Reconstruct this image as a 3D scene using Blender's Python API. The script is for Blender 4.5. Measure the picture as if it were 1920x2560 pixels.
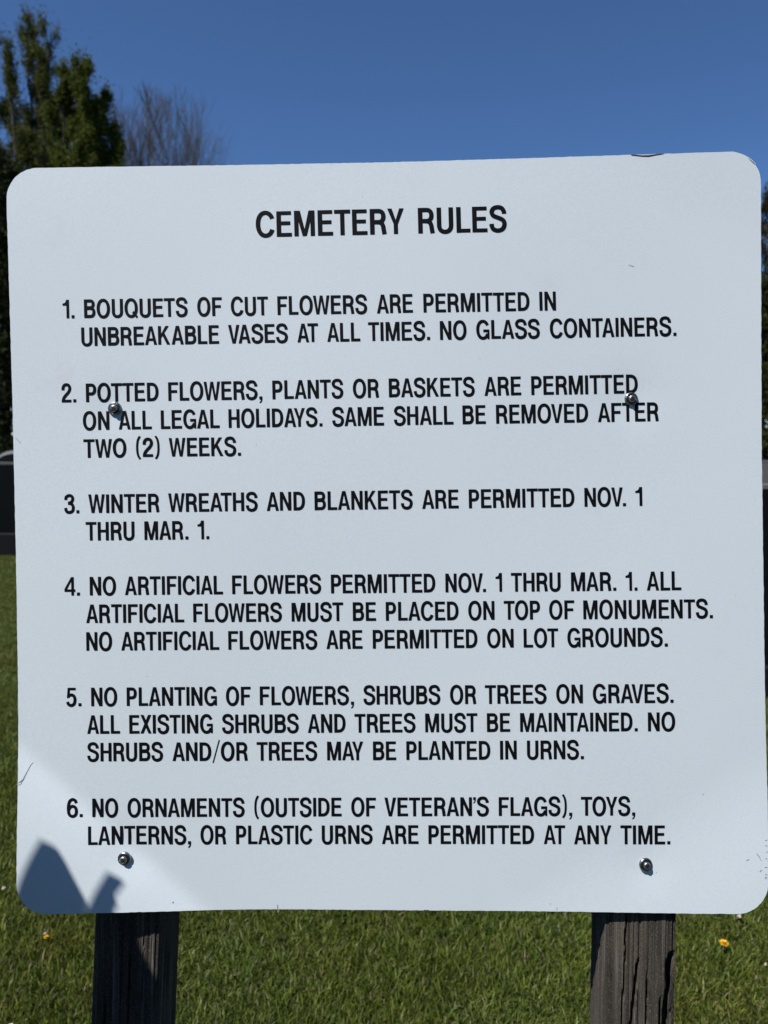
import bpy, math, random
import numpy as np
from mathutils import Vector, Matrix
from mathutils.geometry import tessellate_polygon

R = math.radians
random.seed(7)
RNG = np.random.default_rng(11)
scene = bpy.context.scene
for o in list(bpy.data.objects):
    bpy.data.objects.remove(o)
COL = scene.collection

# ------------------------------------------------------------------ camera
F = 1923.0                 # focal length in photo pixels (photo 1920 x 2560)
CAMH = 1.50
PITCH = R(5.8)
D = 0.934                  # camera to sign face, metres
cam_d = bpy.data.cameras.new('camera')
cam = bpy.data.objects.new('camera', cam_d)
COL.objects.link(cam)
cam.location = (0, 0, CAMH)
cam.rotation_euler = (math.pi / 2 - PITCH, 0, 0)
cam_d.sensor_fit = 'VERTICAL'
cam_d.sensor_height = 36
cam_d.sensor_width = 27
cam_d.lens = F / 2560 * 36
cam_d.clip_start = 0.02
cam_d.clip_end = 2000
cam_d.dof.use_dof = True
cam_d.dof.focus_distance = D
cam_d.dof.aperture_fstop = 7.0
scene.camera = cam

# direction to the sun, first in the leaning sign's frame (right, up, out)
sx, sy, sz = -1.05, 2.0, 1.0
SUN = Vector((sx, sy * math.sin(PITCH) - sz * math.cos(PITCH), sy * math.cos(PITCH) + sz * math.sin(PITCH))).normalized()
elev = math.asin(SUN.z)
# ------------------------------------------------------------------ world, sun
world = bpy.data.worlds.new('World')
scene.world = world
world.use_nodes = True
wn = world.node_tree
for n in list(wn.nodes):
    wn.nodes.remove(n)
wo = wn.nodes.new('ShaderNodeOutputWorld')
bg = wn.nodes.new('ShaderNodeBackground')
sky = wn.nodes.new('ShaderNodeTexSky')
sky.sky_type = 'NISHITA'
sky.sun_disc = False
sky.sun_elevation = elev
sky.sun_rotation = math.atan2(SUN.x, SUN.y)
sky.altitude = 2800
sky.air_density = 1.0
sky.dust_density = 0.03
sky.ozone_density = 10.0
bg.inputs['Strength'].default_value = 0.095
hsv = wn.nodes.new('ShaderNodeHueSaturation')
hsv.inputs['Saturation'].default_value = 1.02
wn.links.new(sky.outputs[0], hsv.inputs['Color'])
wn.links.new(hsv.outputs[0], bg.inputs[0])
wn.links.new(bg.outputs[0], wo.inputs[0])

sun_d = bpy.data.lights.new('sun', 'SUN')
sun_d.energy = 5.0
sun_d.angle = R(0.53)
sun_d.color = (1.0, 0.965, 0.92)
sun = bpy.data.objects.new('sun', sun_d)
COL.objects.link(sun)
sun.rotation_euler = SUN.to_track_quat('Z', 'Y').to_euler()
sun.location = (-3, -3, 8)

scene.view_settings.view_transform = 'Standard'
scene.view_settings.look = 'None'
scene.view_settings.exposure = 0.26
scene.view_settings.gamma = 1.0
scene.view_settings.use_curve_mapping = False
scene.cycles.max_bounces = 6
scene.cycles.transparent_max_bounces = 8

# ------------------------------------------------------------------ helpers
def mesh_obj(name, verts, faces, mat=None, parent=None, smooth=False):
    me = bpy.data.meshes.new(name)
    me.from_pydata([tuple(v) for v in verts], [], faces)
    me.update()
    if smooth:
        me.polygons.foreach_set('use_smooth', [True] * len(me.polygons))
    o = bpy.data.objects.new(name, me)
    COL.objects.link(o)
    if mat is not None:
        me.materials.append(mat)
    if parent is not None:
        o.parent = parent
    return o

def fast_mesh(name, verts, tris=None, quads=None, mat=None, smooth=False):
    me = bpy.data.meshes.new(name)
    verts = np.asarray(verts, dtype=np.float32)
    me.vertices.add(len(verts))
    me.vertices.foreach_set('co', verts.ravel())
    nt = 0 if tris is None else len(tris)
    nq = 0 if quads is None else len(quads)
    me.loops.add(nt * 3 + nq * 4)
    idx = []
    if nt:
        idx.append(np.asarray(tris).ravel())
    if nq:
        idx.append(np.asarray(quads).ravel())
    me.loops.foreach_set('vertex_index', np.concatenate(idx).astype(np.int32))
    me.polygons.add(nt + nq)
    starts = np.concatenate([np.arange(nt) * 3, nt * 3 + np.arange(nq) * 4]).astype(np.int32)
    me.polygons.foreach_set('loop_start', starts)
    try:
        tot = np.concatenate([np.full(nt, 3), np.full(nq, 4)]).astype(np.int32)
        me.polygons.foreach_set('loop_total', tot)
    except Exception:
        pass
    me.update(calc_edges=True)
    me.validate()
    if smooth:
        me.polygons.foreach_set('use_smooth', np.ones(nt + nq, dtype=bool))
    if mat:
        me.materials.append(mat)
    return me

def tag(o, label=None, cat=None, group=None, kind=None):
    if label: o['label'] = label
    if cat: o['category'] = cat
    if group: o['group'] = group
    if kind: o['kind'] = kind
    return o

def empty(name, loc, label, cat, group=None):
    o = bpy.data.objects.new(name, None)
    COL.objects.link(o)
    o.location = loc
    o.empty_display_size = 0.2
    return tag(o, label, cat, group)

def px_world(px, py, Y):
    """world point at ground distance Y seen at photo pixel px, py"""
    a = math.atan((1280 - py) / F) - PITCH
    z = math.tan(a) * Y
    depth = Y * math.cos(PITCH) - z * math.sin(PITCH)
    return Vector(((px - 960) / F * depth, Y, CAMH + z))

def px_ground(px, py):
    a = PITCH - math.atan((1280 - py) / F)
    Y = CAMH / math.tan(a)
    p = px_world(px, py, Y)
    return Vector((p.x, p.y, 0))

class NT:
    def __init__(s, name):
        s.m = bpy.data.materials.new(name)
        s.m.use_nodes = True
        s.t = s.m.node_tree
        s.b = s.t.nodes['Principled BSDF']
    def n(s, typ, **kw):
        nd = s.t.nodes.new(typ)
        for k, v in kw.items():
            if k.startswith('i_'):
                key = k[2:].replace('_', ' ')
                nd.inputs[key].default_value = v
            else:
                setattr(nd, k, v)
        return nd
    def l(s, a, b):
        s.t.links.new(a, b)
    def noise(s, scale, detail=4, rough=0.55, vec=None):
        nd = s.n('ShaderNodeTexNoise')
        nd.inputs['Scale'].default_value = scale
        nd.inputs['Detail'].default_value = detail
        nd.inputs['Roughness'].default_value = rough
        if vec is not None: s.l(vec, nd.inputs['Vector'])
        return nd.outputs['Fac']
    def ramp(s, fac, stops):
        nd = s.n('ShaderNodeValToRGB')
        cr = nd.color_ramp
        while len(cr.elements) < len(stops):
            cr.elements.new(0.5)
        for e, (p, c) in zip(cr.elements, stops):
            e.position = p
            e.color = (c[0], c[1], c[2], 1) if hasattr(c, '__len__') else (c, c, c, 1)
        s.l(fac, nd.inputs[0])
        return nd.outputs[0]
    def mix(s, fac, a, b, mode='MIX'):
        nd = s.n('ShaderNodeMix', data_type='RGBA', blend_type=mode)
        if isinstance(fac, float): nd.inputs[0].default_value = fac
        else: s.l(fac, nd.inputs[0])
        for v, i in ((a, 6), (b, 7)):
            if hasattr(v, 'is_linked') or hasattr(v, 'node'): s.l(v, nd.inputs[i])
            else: nd.inputs[i].default_value = (*v, 1)
        return nd.outputs[2]
    def coord(s, which='Object', scale=None):
        tc = s.n('ShaderNodeTexCoord')
        o = tc.outputs[which]
        if scale:
            mp = s.n('ShaderNodeMapping')
            mp.inputs['Scale'].default_value = scale
            s.l(o, mp.inputs[0])
            o = mp.outputs[0]
        return o
    def bump(s, h, strength, dist):
        nd = s.n('ShaderNodeBump')
        nd.inputs['Strength'].default_value = strength
        nd.inputs['Distance'].default_value = dist
        s.l(h, nd.inputs['Height'])
        s.l(nd.outputs[0], s.b.inputs['Normal'])
    def base(s, c):
        if hasattr(c, 'node'): s.l(c, s.b.inputs['Base Color'])
        else: s.b.inputs['Base Color'].default_value = (*c, 1)

def m_sign():
    s = NT('white_sign_paint')
    v = s.coord()
    n1 = s.noise(3.0, 3, 0.5, v)
    c = s.ramp(n1, [(0.3, (0.675, 0.75, 0.785)), (0.7, (0.715, 0.785, 0.815))])
    fine = s.noise(520, 2, 0.6, v)
    c = s.mix(s.ramp(fine, [(0.30, 0.0), (0.72, 0.6)]), c, (0.60, 0.665, 0.735))
    # sparse dark specks of dirt
    vo = s.n('ShaderNodeTexVoronoi', feature='F1')
    vo.inputs['Scale'].default_value = 42
    s.l(v, vo.inputs['Vector'])
    sp = s.ramp(vo.outputs['Distance'], [(0.018, 1.0), (0.034, 0.0)])
    rr = s.n('ShaderNodeSeparateColor'); s.l(vo.outputs['Color'], rr.inputs[0])
    gate = s.ramp(rr.outputs[0], [(0.60, 0.0), (0.9, 0.75)])
    ml = s.n('ShaderNodeMath', operation='MULTIPLY'); s.l(sp, ml.inputs[0]); s.l(gate, ml.inputs[1])
    c = s.mix(ml.outputs[0], c, (0.22, 0.23, 0.22))
    # faint rusty smudges
    n2 = s.noise(11, 5, 0.7, v)
    c = s.mix(s.ramp(n2, [(0.60, 0.0), (0.78, 0.38)]), c, (0.62, 0.59, 0.56))
    s.base(c)
    s.b.inputs['Roughness'].default_value = 0.42
    s.b.inputs['Specular IOR Level'].default_value = 0.5
    s.bump(fine, 0.10, 0.0006)
    return s.m

def m_plain(name, col, rough=0.6, metal=0.0, var=0.15, scale=60, bump=0.0, spec=None):
    s = NT(name)
    v = s.coord()
    n = s.noise(scale, 4, 0.6, v)
    a = tuple(x * (1 - var) for x in col); b = tuple(min(1, x * (1 + var)) for x in col)
    s.base(s.ramp(n, [(0.3, a), (0.7, b)]))
    s.b.inputs['Roughness'].default_value = rough
    s.b.inputs['Metallic'].default_value = metal
    if spec is not None: s.b.inputs['Specular IOR Level'].default_value = spec
    if bump: s.bump(n, bump, 0.002)
    return s.m

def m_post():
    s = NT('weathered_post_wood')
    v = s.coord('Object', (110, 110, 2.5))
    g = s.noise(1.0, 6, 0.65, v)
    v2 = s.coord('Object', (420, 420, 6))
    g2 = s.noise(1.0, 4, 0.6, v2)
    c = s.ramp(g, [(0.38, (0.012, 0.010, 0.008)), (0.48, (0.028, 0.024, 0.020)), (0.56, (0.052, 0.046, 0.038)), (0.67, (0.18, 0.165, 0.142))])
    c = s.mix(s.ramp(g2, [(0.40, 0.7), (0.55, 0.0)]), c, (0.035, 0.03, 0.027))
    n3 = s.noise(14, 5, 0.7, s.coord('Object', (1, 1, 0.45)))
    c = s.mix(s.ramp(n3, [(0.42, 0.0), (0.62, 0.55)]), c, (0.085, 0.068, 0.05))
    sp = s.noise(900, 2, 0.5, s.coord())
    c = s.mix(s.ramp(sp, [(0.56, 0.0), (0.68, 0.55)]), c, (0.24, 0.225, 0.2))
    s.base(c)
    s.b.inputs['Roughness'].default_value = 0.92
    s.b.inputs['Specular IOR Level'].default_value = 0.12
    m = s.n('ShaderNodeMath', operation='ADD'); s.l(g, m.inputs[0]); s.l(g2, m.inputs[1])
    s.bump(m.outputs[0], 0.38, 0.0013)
    return s.m

def m_leaf(name, c0, c1, c2, trans=0.25, scale=0.7):
    s = NT(name)
    v = s.coord('Object')
    n = s.noise(scale, 4, 0.7, v)
    n2 = s.noise(9.0, 2, 0.6, v)
    c = s.ramp(n, [(0.3, c0), (0.55, c1), (0.75, c2)])
    c = s.mix(s.ramp(n2, [(0.35, 0.5), (0.65, 0.0)]), c, c0)
    s.base(c)
    s.b.inputs['Roughness'].default_value = 0.6
    s.b.inputs['Specular IOR Level'].default_value = 0.08
    tr = s.n('ShaderNodeBsdfTranslucent'); s.l(c, tr.inputs[0])
    mx = s.n('ShaderNodeMixShader'); mx.inputs[0].default_value = trans
    out = s.t.nodes['Material Output']
    s.l(s.b.outputs[0], mx.inputs[1]); s.l(tr.outputs[0], mx.inputs[2]); s.l(mx.outputs[0], out.inputs[0])
    return s.m

def m_grass():
    s = NT('grass_blades')
    at = s.n('ShaderNodeAttribute', attribute_name='tint', attribute_type='GEOMETRY')
    geo = s.n('ShaderNodeNewGeometry')
    n = s.noise(1.7, 5, 0.7, geo.outputs['Position'])
    n2 = s.noise(13.0, 3, 0.6, geo.outputs['Position'])
    c = s.mix(s.ramp(n, [(0.45, 0.0), (0.68, 0.7)]), at.outputs['Color'], (1.10, 0.86, 0.80), 'MULTIPLY')
    c = s.mix(s.ramp(n2, [(0.38, 0.8), (0.6, 0.0)]), c, (0.58, 0.68, 0.65), 'MULTIPLY')
    s.base(c)
    s.b.inputs['Roughness'].default_value = 0.5
    s.b.inputs['Specular IOR Level'].default_value = 0.28
    tr = s.n('ShaderNodeBsdfTranslucent'); s.l(c, tr.inputs[0])
    mx = s.n('ShaderNodeMixShader'); mx.inputs[0].default_value = 0.3
    out = s.t.nodes['Material Output']
    s.l(s.b.outputs[0], mx.inputs[1]); s.l(tr.outputs[0], mx.inputs[2]); s.l(mx.outputs[0], out.inputs[0])
    return s.m

def m_ground():
    s = NT('lawn_soil')
    v = s.coord('Object')
    n = s.noise(1.4, 6, 0.65, v)
    n2 = s.noise(45, 4, 0.7, v)
    c = s.ramp(n, [(0.35, (0.030, 0.042, 0.010)), (0.65, (0.046, 0.056, 0.016))])
    c = s.mix(s.ramp(n2, [(0.45, 0.0), (0.65, 0.7)]), c, (0.030, 0.024, 0.012))
    s.base(c)
    s.b.inputs['Roughness'].default_value = 0.95
    s.b.inputs['Specular IOR Level'].default_value = 0.1
    s.bump(n2, 0.8, 0.02)
    return s.m

def m_granite(name, a, b, rough):
    s = NT(name)
    v = s.coord('Object')
    n = s.noise(140, 3, 0.8, v)
    n2 = s.noise(3, 3, 0.5, v)
    c = s.ramp(n, [(0.35, a), (0.68, b)])
    c = s.mix(s.ramp(n2, [(0.3, 0.3), (0.7, 0.0)]), c, a)
    s.base(c)
    s.b.inputs['Roughness'].default_value = rough
    if rough < .2: s.b.inputs['Specular IOR Level'].default_value = 0.22
    if 0.5 < rough < 0.65: s.b.inputs['Specular IOR Level'].default_value = 0.12
    if rough > 0.5: s.bump(n, 0.6, 0.006)
    return s.m

M_SIGN = m_sign()
M_INK = m_plain('black_vinyl_letters', (0.0045, 0.005, 0.0065), 0.5, 0, 0.25, 300, spec=0.12)
M_STEEL = m_plain('screw_steel', (0.36, 0.36, 0.36), 0.36, 1.0, 0.2, 500)
M_STEEL2 = m_plain('washer_steel', (0.30, 0.31, 0.32), 0.33, 1.0, 0.25, 500)
M_DARK = m_plain('dark_recess', (0.01, 0.01, 0.011), 0.6, 0.0, 0.2, 300)
M_SCR = m_plain('scratch_grey', (0.20, 0.22, 0.24), 0.6, 0.0, 0.2, 300)
M_FAINT = m_plain('faint_scuff', (0.42, 0.46, 0.49), 0.6, 0.0, 0.2, 300)
M_ALU = m_plain('bare_edge_white', (0.72, 0.75, 0.78), 0.5, 0.0, 0.1, 300)
M_POST = m_post()
M_GRASS = m_grass()
M_GROUND = m_ground()
M_BARK = m_plain('bark_brown', (0.040, 0.034, 0.028), 0.9, 0, 0.35, 6)
M_BARE = m_plain('bark_grey_brown', (0.085, 0.080, 0.082), 0.9, 0, 0.3, 5)
M_LEAFA = m_leaf('young_leaves_olive', (0.050, 0.058, 0.014), (0.112, 0.124, 0.026), (0.18, 0.185, 0.045), .35)
M_LEAFB = m_leaf('young_leaves_green', (0.048, 0.062, 0.011), (0.108, 0.13, 0.020), (0.19, 0.21, 0.036), .35)
M_LEAFD = m_leaf('evergreen_needles', (0.012, 0.016, 0.006), (0.035, 0.042, 0.012), (0.085, 0.092, 0.022), 0.15, 1.6)
M_LEAFR = m_leaf('brown_buds', (0.035, 0.030, 0.014), (0.07, 0.062, 0.024), (0.11, 0.09, 0.036))
M_GRAN = m_granite('polished_dark_granite', (0.004, 0.005, 0.006), (0.010, 0.011, 0.014), 0.16)
M_GRANB = m_granite('rough_dark_granite', (0.006, 0.007, 0.008), (0.014, 0.015, 0.017), 0.62)
M_GRANT = m_granite('sawn_dark_granite_top', (0.06, 0.06, 0.064), (0.12, 0.12, 0.125), 0.8)
M_GRANG = m_granite('grey_granite', (0.09, 0.09, 0.088), (0.17, 0.168, 0.16), 0.7)
M_MARB = m_granite('pale_stone', (0.34, 0.34, 0.33), (0.46, 0.46, 0.44), 0.8)
M_YEL = m_plain('dandelion_yellow', (0.72, 0.42, 0.01), 0.7, 0, 0.2, 200)
M_STEM = m_plain('stem_green', (0.09, 0.12, 0.03), 0.7, 0, 0.2, 100)
M_PALE = m_plain('dry_petal', (0.50, 0.42, 0.33), 0.8, 0, 0.25, 120)

# ------------------------------------------------------------------ ground and lawn
def build_ground():
    xs = np.concatenate([np.linspace(-400, -30, 12), np.linspace(-28, 28, 57), np.linspace(30, 400, 12)])
    ys = np.concatenate([np.linspace(-60, -4, 8), np.linspace(-3, 40, 44), np.linspace(44, 600, 16)])
    vs = [(x, y, 0.0) for y in ys for x in xs]
    n = len(xs)
    fs = [(j * n + i, j * n + i + 1, (j + 1) * n + i + 1, (j + 1) * n + i) for j in range(len(ys) - 1) for i in range(n - 1)]
    o = mesh_obj('ground', vs, fs, M_GROUND)
    tag(o, kind='structure')
build_ground()

def grass_patch(idx, size=0.5, nb=9500):
    r = np.random.default_rng(100 + idx)
    x = r.uniform(-size / 2, size / 2, nb); y = r.uniform(-size / 2, size / 2, nb)
    # clumps: pull blades toward a set of tussock centres
    cc = r.uniform(-size / 2, size / 2, (230, 2))
    k = r.integers(0, 230, nb)
    pull = r.uniform(0, 0.75, nb)
    m = r.random(nb) < 0.5
    x = np.where(m, x * (1 - pull) + (cc[k, 0] + r.normal(0, .008, nb)) * pull, x)
    y = np.where(m, y * (1 - pull) + (cc[k, 1] + r.normal(0, .008, nb)) * pull, y)
    ck = r.uniform(0.7, 1.25, 230)[k]
    h = r.uniform(0.012, 0.030, nb) * np.where(m, ck, 0.85)
    tall = r.random(nb) < 0.03
    h = np.where(tall, h * 1.5, h)
    w = r.uniform(0.0011, 0.0022, nb)
    a = r.uniform(0, 2 * np.pi, nb)
    clump_dir = r.uniform(0, 2 * np.pi, 230)[k]
    lean_dir = np.where(r.random(nb) < 0.6, clump_dir + r.normal(0, .6, nb), r.uniform(0, 2 * np.pi, nb))
    lean = r.uniform(0.15, 1.15, nb) * h
    wx = np.cos(a) * w; wy = np.sin(a) * w
    lx = np.cos(lean_dir) * lean; ly = np.sin(lean_dir) * lean
    z0 = np.full(nb, -0.003)
    v = np.zeros((nb, 5, 3))
    v[:, 0] = np.stack([x - wx, y - wy, z0], 1)
    v[:, 1] = np.stack([x + wx, y + wy, z0], 1)
    v[:, 2] = np.stack([x + wx * .85 + lx * .35, y + wy * .85 + ly * .35, h * .6], 1)
    v[:, 3] = np.stack([x - wx * .85 + lx * .35, y - wy * .85 + ly * .35, h * .6], 1)
    v[:, 4] = np.stack([x + lx, y + ly, h * .93], 1)
    b = np.arange(nb)[:, None] * 5
    quads = b + np.array([[0, 1, 2, 3]])
    tris = b + np.array([[3, 2, 4]])
    me = fast_mesh('grass_patch', v.reshape(-1, 3), tris, quads, M_GRASS)
    # colour of each blade: fresh green, yellow green, pale straw
    base = np.array([[0.115, 0.160, 0.021], [0.155, 0.184, 0.026], [0.078, 0.122, 0.018], [0.22, 0.245, 0.072]])
    ci = r.choice(4, nb, p=[.42, .27, .23, .08])
    col = base[ci] * r.uniform(0.7, 1.3, (nb, 1))
    straw = r.random(nb) < 0.07
    col[straw] = np.array([0.24, 0.21, 0.115]) * r.uniform(.6, 1.4, (straw.sum(), 1))
    at = me.attributes.new('tint', 'FLOAT_COLOR', 'POINT')
    c4 = np.ones((nb, 5, 4)); c4[:, :, :3] = col[:, None, :]
    # same attribute for all five corners of a blade
    at.data.foreach_set('color', c4.ravel().astype(np.float32))
    return bpy.data.objects.new('grass_patch', me)

def build_grass():
    patches = [grass_patch(i) for i in range(4)]
    step = 0.46
    pts, rot, var, scl = [], [], [], []
    y = -0.6
    while y < 30:
        half = 5 + max(0, y) * 0.62
        x = -half
        while x < half:
            pts.append((x + random.uniform(-.02, .02), y + random.uniform(-.02, .02), 0))
            rot.append(random.randrange(4) * math.pi / 2 + random.uniform(-.08, .08))
            var.append(random.randrange(4)); scl.append(random.uniform(.9, 1.25))
            x += step
        y += step
    me = bpy.data.meshes.new('grass')
    me.from_pydata(pts, [], [])
    for nm, typ, data in (('rot', 'FLOAT', rot), ('variant', 'INT', var), ('scl', 'FLOAT', scl)):
        a = me.attributes.new(nm, typ, 'POINT'); a.data.foreach_set('value', data)
    o = bpy.data.objects.new('grass', me); COL.objects.link(o)
    tag(o, 'short mown green grass of the cemetery lawn below and beside the white sign', 'grass', kind='stuff')
    ng = bpy.data.node_groups.new('grass_scatter', 'GeometryNodeTree')
    ng.interface.new_socket('Geometry', in_out='INPUT', socket_type='NodeSocketGeometry')
    ng.interface.new_socket('Geometry', in_out='OUTPUT', socket_type='NodeSocketGeometry')
    gi = ng.nodes.new('NodeGroupInput'); go = ng.nodes.new('NodeGroupOutput')
    join = ng.nodes.new('GeometryNodeJoinGeometry')
    def attr(nm, dt):
        n = ng.nodes.new('GeometryNodeInputNamedAttribute'); n.data_type = dt
        n.inputs['Name'].default_value = nm
        return [s for s in n.outputs if s.enabled and s.name == 'Attribute'][0]
    rt = attr('rot', 'FLOAT'); vr = attr('variant', 'INT'); sc = attr('scl', 'FLOAT')
    comb = ng.nodes.new('ShaderNodeCombineXYZ'); ng.links.new(rt, comb.inputs['Z'])
    e2r = ng.nodes.new('FunctionNodeEulerToRotation'); ng.links.new(comb.outputs[0], e2r.inputs[0])
    cs = ng.nodes.new('ShaderNodeCombineXYZ'); cs.inputs['X'].default_value = 1; cs.inputs['Y'].default_value = 1
    ng.links.new(sc, cs.inputs['Z'])
    for i, p in enumerate(patches):
        oi = ng.nodes.new('GeometryNodeObjectInfo'); oi.inputs['Object'].default_value = p
        oi.inputs['As Instance'].default_value = True
        cmp_ = ng.nodes.new('FunctionNodeCompare'); cmp_.data_type = 'INT'; cmp_.operation = 'EQUAL'
        ins = [s for s in cmp_.inputs if s.enabled]
        ng.links.new(vr, ins[0]); ins[1].default_value = i
        iop = ng.nodes.new('GeometryNodeInstanceOnPoints')
        ng.links.new(gi.outputs[0], iop.inputs['Points'])
        ng.links.new(cmp_.outputs[0], iop.inputs['Selection'])
        ng.links.new(oi.outputs['Geometry'], iop.inputs['Instance'])
        ng.links.new(e2r.outputs[0], iop.inputs['Rotation'])
        ng.links.new(cs.outputs[0], iop.inputs['Scale'])
        ng.links.new(iop.outputs[0], join.inputs[0])
    ng.links.new(join.outputs[0], go.inputs[0])
    md = o.modifiers.new('scatter', 'NODES'); md.node_group = ng
build_grass()

# ------------------------------------------------------------------ trees
class TreeMesh:
    def __init__(s, seed):
        s.r = random.Random(seed)
        s.v = []; s.q = []; s.leaf = []
    def tube(s, pts, rads, sides=4):
        base = len(s.v)
        for i, (p, r) in enumerate(zip(pts, rads)):
            d = (pts[min(i + 1, len(pts) - 1)] - pts[max(i - 1, 0)]).normalized()
            a = d.orthogonal().normalized(); b = d.cross(a)
            for k in range(sides):
                t = 2 * math.pi * k / sides
                s.v.append(p + (a * math.cos(t) + b * math.sin(t)) * r)
        for i in range(len(pts) - 1):
            for k in range(sides):
                k2 = (k + 1) % sides
                s.q.append((base + i * sides + k, base + i * sides + k2, base + (i + 1) * sides + k2, base + (i + 1) * sides + k))
    def limb(s, p, d, length, r0, r1, up=0.15, wob=0.12, n=5, sides=4):
        pts = [p.copy()]; d = d.normalized()
        for i in range(n):
            d = (d + Vector((s.r.gauss(0, wob), s.r.gauss(0, wob), s.r.gauss(0, wob) * .5 + up))).normalized()
            p = p + d * (length / n)
            pts.append(p.copy())
        rads = [r0 + (r1 - r0) * i / n for i in range(n + 1)]
        s.tube(pts, rads, sides)
        return pts, rads
    def clump(s, c, n, rad, size, stretch=1.3):
        for _ in range(n):
            s.leaf.append((c.x + s.r.gauss(0, rad), c.y + s.r.gauss(0, rad), c.z + s.r.gauss(0, rad) * stretch, size * s.r.uniform(.6, 1.3)))
    def wood_mesh(s, mat):
        return fast_mesh('trunk', [tuple(v) for v in s.v], None, s.q, mat)
    def leaf_mesh(s, mat, seed=0):
        L = np.array(s.leaf); n = len(L)
        r = np.random.default_rng(seed)
        a = r.normal(size=(n, 3)); a /= np.linalg.norm(a, axis=1, keepdims=True)
        b = r.normal(size=(n, 3)); b -= (a * b).sum(1, keepdims=True) * a; b /= np.linalg.norm(b, axis=1, keepdims=True)
        c = L[:, None, :3]; sz = L[:, 3][:, None]
        A = a * sz; B = b * sz * 0.6
        v = np.stack([L[:, :3] - A, L[:, :3] + B * .8, L[:, :3] + A, L[:, :3] - B * .8], 1)
        q = np.arange(n)[:, None] * 4 + np.array([[0, 1, 2, 3]])
        return fast_mesh('crown', v.reshape(-1, 3), None, q, mat)

def sub_branch(T, pts, rads, count, lvl, lo, hi, ang, lenf, up, leafy, out=None):
    n = len(pts) - 1
    for j in range(count):
        f = lo + (hi - lo) * (j + T.r.random()) / count
        i = min(int(f * n), n - 1); t = f * n - i
        p = pts[i].lerp(pts[i + 1], t)
        d = (pts[i + 1] - pts[i]).normalized()
        az = T.r.uniform(0, 2 * math.pi)
        side = d.orthogonal().normalized(); side.rotate(Matrix.Rotation(az, 3, d))
        dd = (d * math.cos(ang) + side * math.sin(ang)).normalized()
        ln = lenf(f) * T.r.uniform(.7, 1.2)
        r0 = max(rads[i] * .5, 0.006)
        pp, rr = T.limb(p, dd, ln, r0, max(r0 * .3, .004), up, .12, 4 if lvl > 0 else 3, 3)
        yield pp, rr, ln

def leafy_tree(seed, height, radius, stems, leafsize=.085, dens=1.0, base_leaf=.15, rnd=None):
    """tall tree with steep leaders; tufts of young leaves along the twigs"""
    T = TreeMesh(seed)
    for si, (ox, oy, hf) in enumerate(stems):
        top = height * hf
        foot = Vector((ox * .15, oy * .15, -.1))
        pts = [foot]; n = 12
        for i in range(1, n + 1):
            f = i / n
            w = f ** 0.8
            pts.append(Vector((ox * (.15 + .85 * w) + T.r.gauss(0, .10), oy * (.15 + .85 * w) + T.r.gauss(0, .10), top * f)))
        rads = [.16 * hf * (1 - i / n) ** .8 + .012 for i in range(n + 1)]
        T.tube(pts, rads, 6)
        prof = lambda f: radius * (0.30 + 0.85 * math.sin(min(1, (1.02 - f) * 1.5) * math.pi / 2)) * .62
        for pp, rr, ln in sub_branch(T, pts, rads, int(46 * hf), 2, base_leaf, .985, R(42), prof, .13, True):
            for p2, r2, l2 in sub_branch(T, pp, rr, 7, 1, .12, .98, R(38), lambda f: ln * .42 * (1.15 - f) + .22, .14, True):
                m = max(2, int(5 * dens))
                if T.r.random() < .38: continue
                for q in range(m):
                    f = (q + T.r.random()) / m
                    i = min(int(f * (len(p2) - 1)), len(p2) - 2)
                    c = p2[i].lerp(p2[i + 1], f * (len(p2) - 1) - i)
                    T.clump(c, int(T.r.uniform(3, 12) * dens), T.r.uniform(.05, .11), leafsize, 1.8)
            T.clump(pp[-1], int(16 * dens), .14, leafsize, 1.8)
        T.clump(pts[-1], 40, .16, leafsize, 2.2)
    return T

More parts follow.
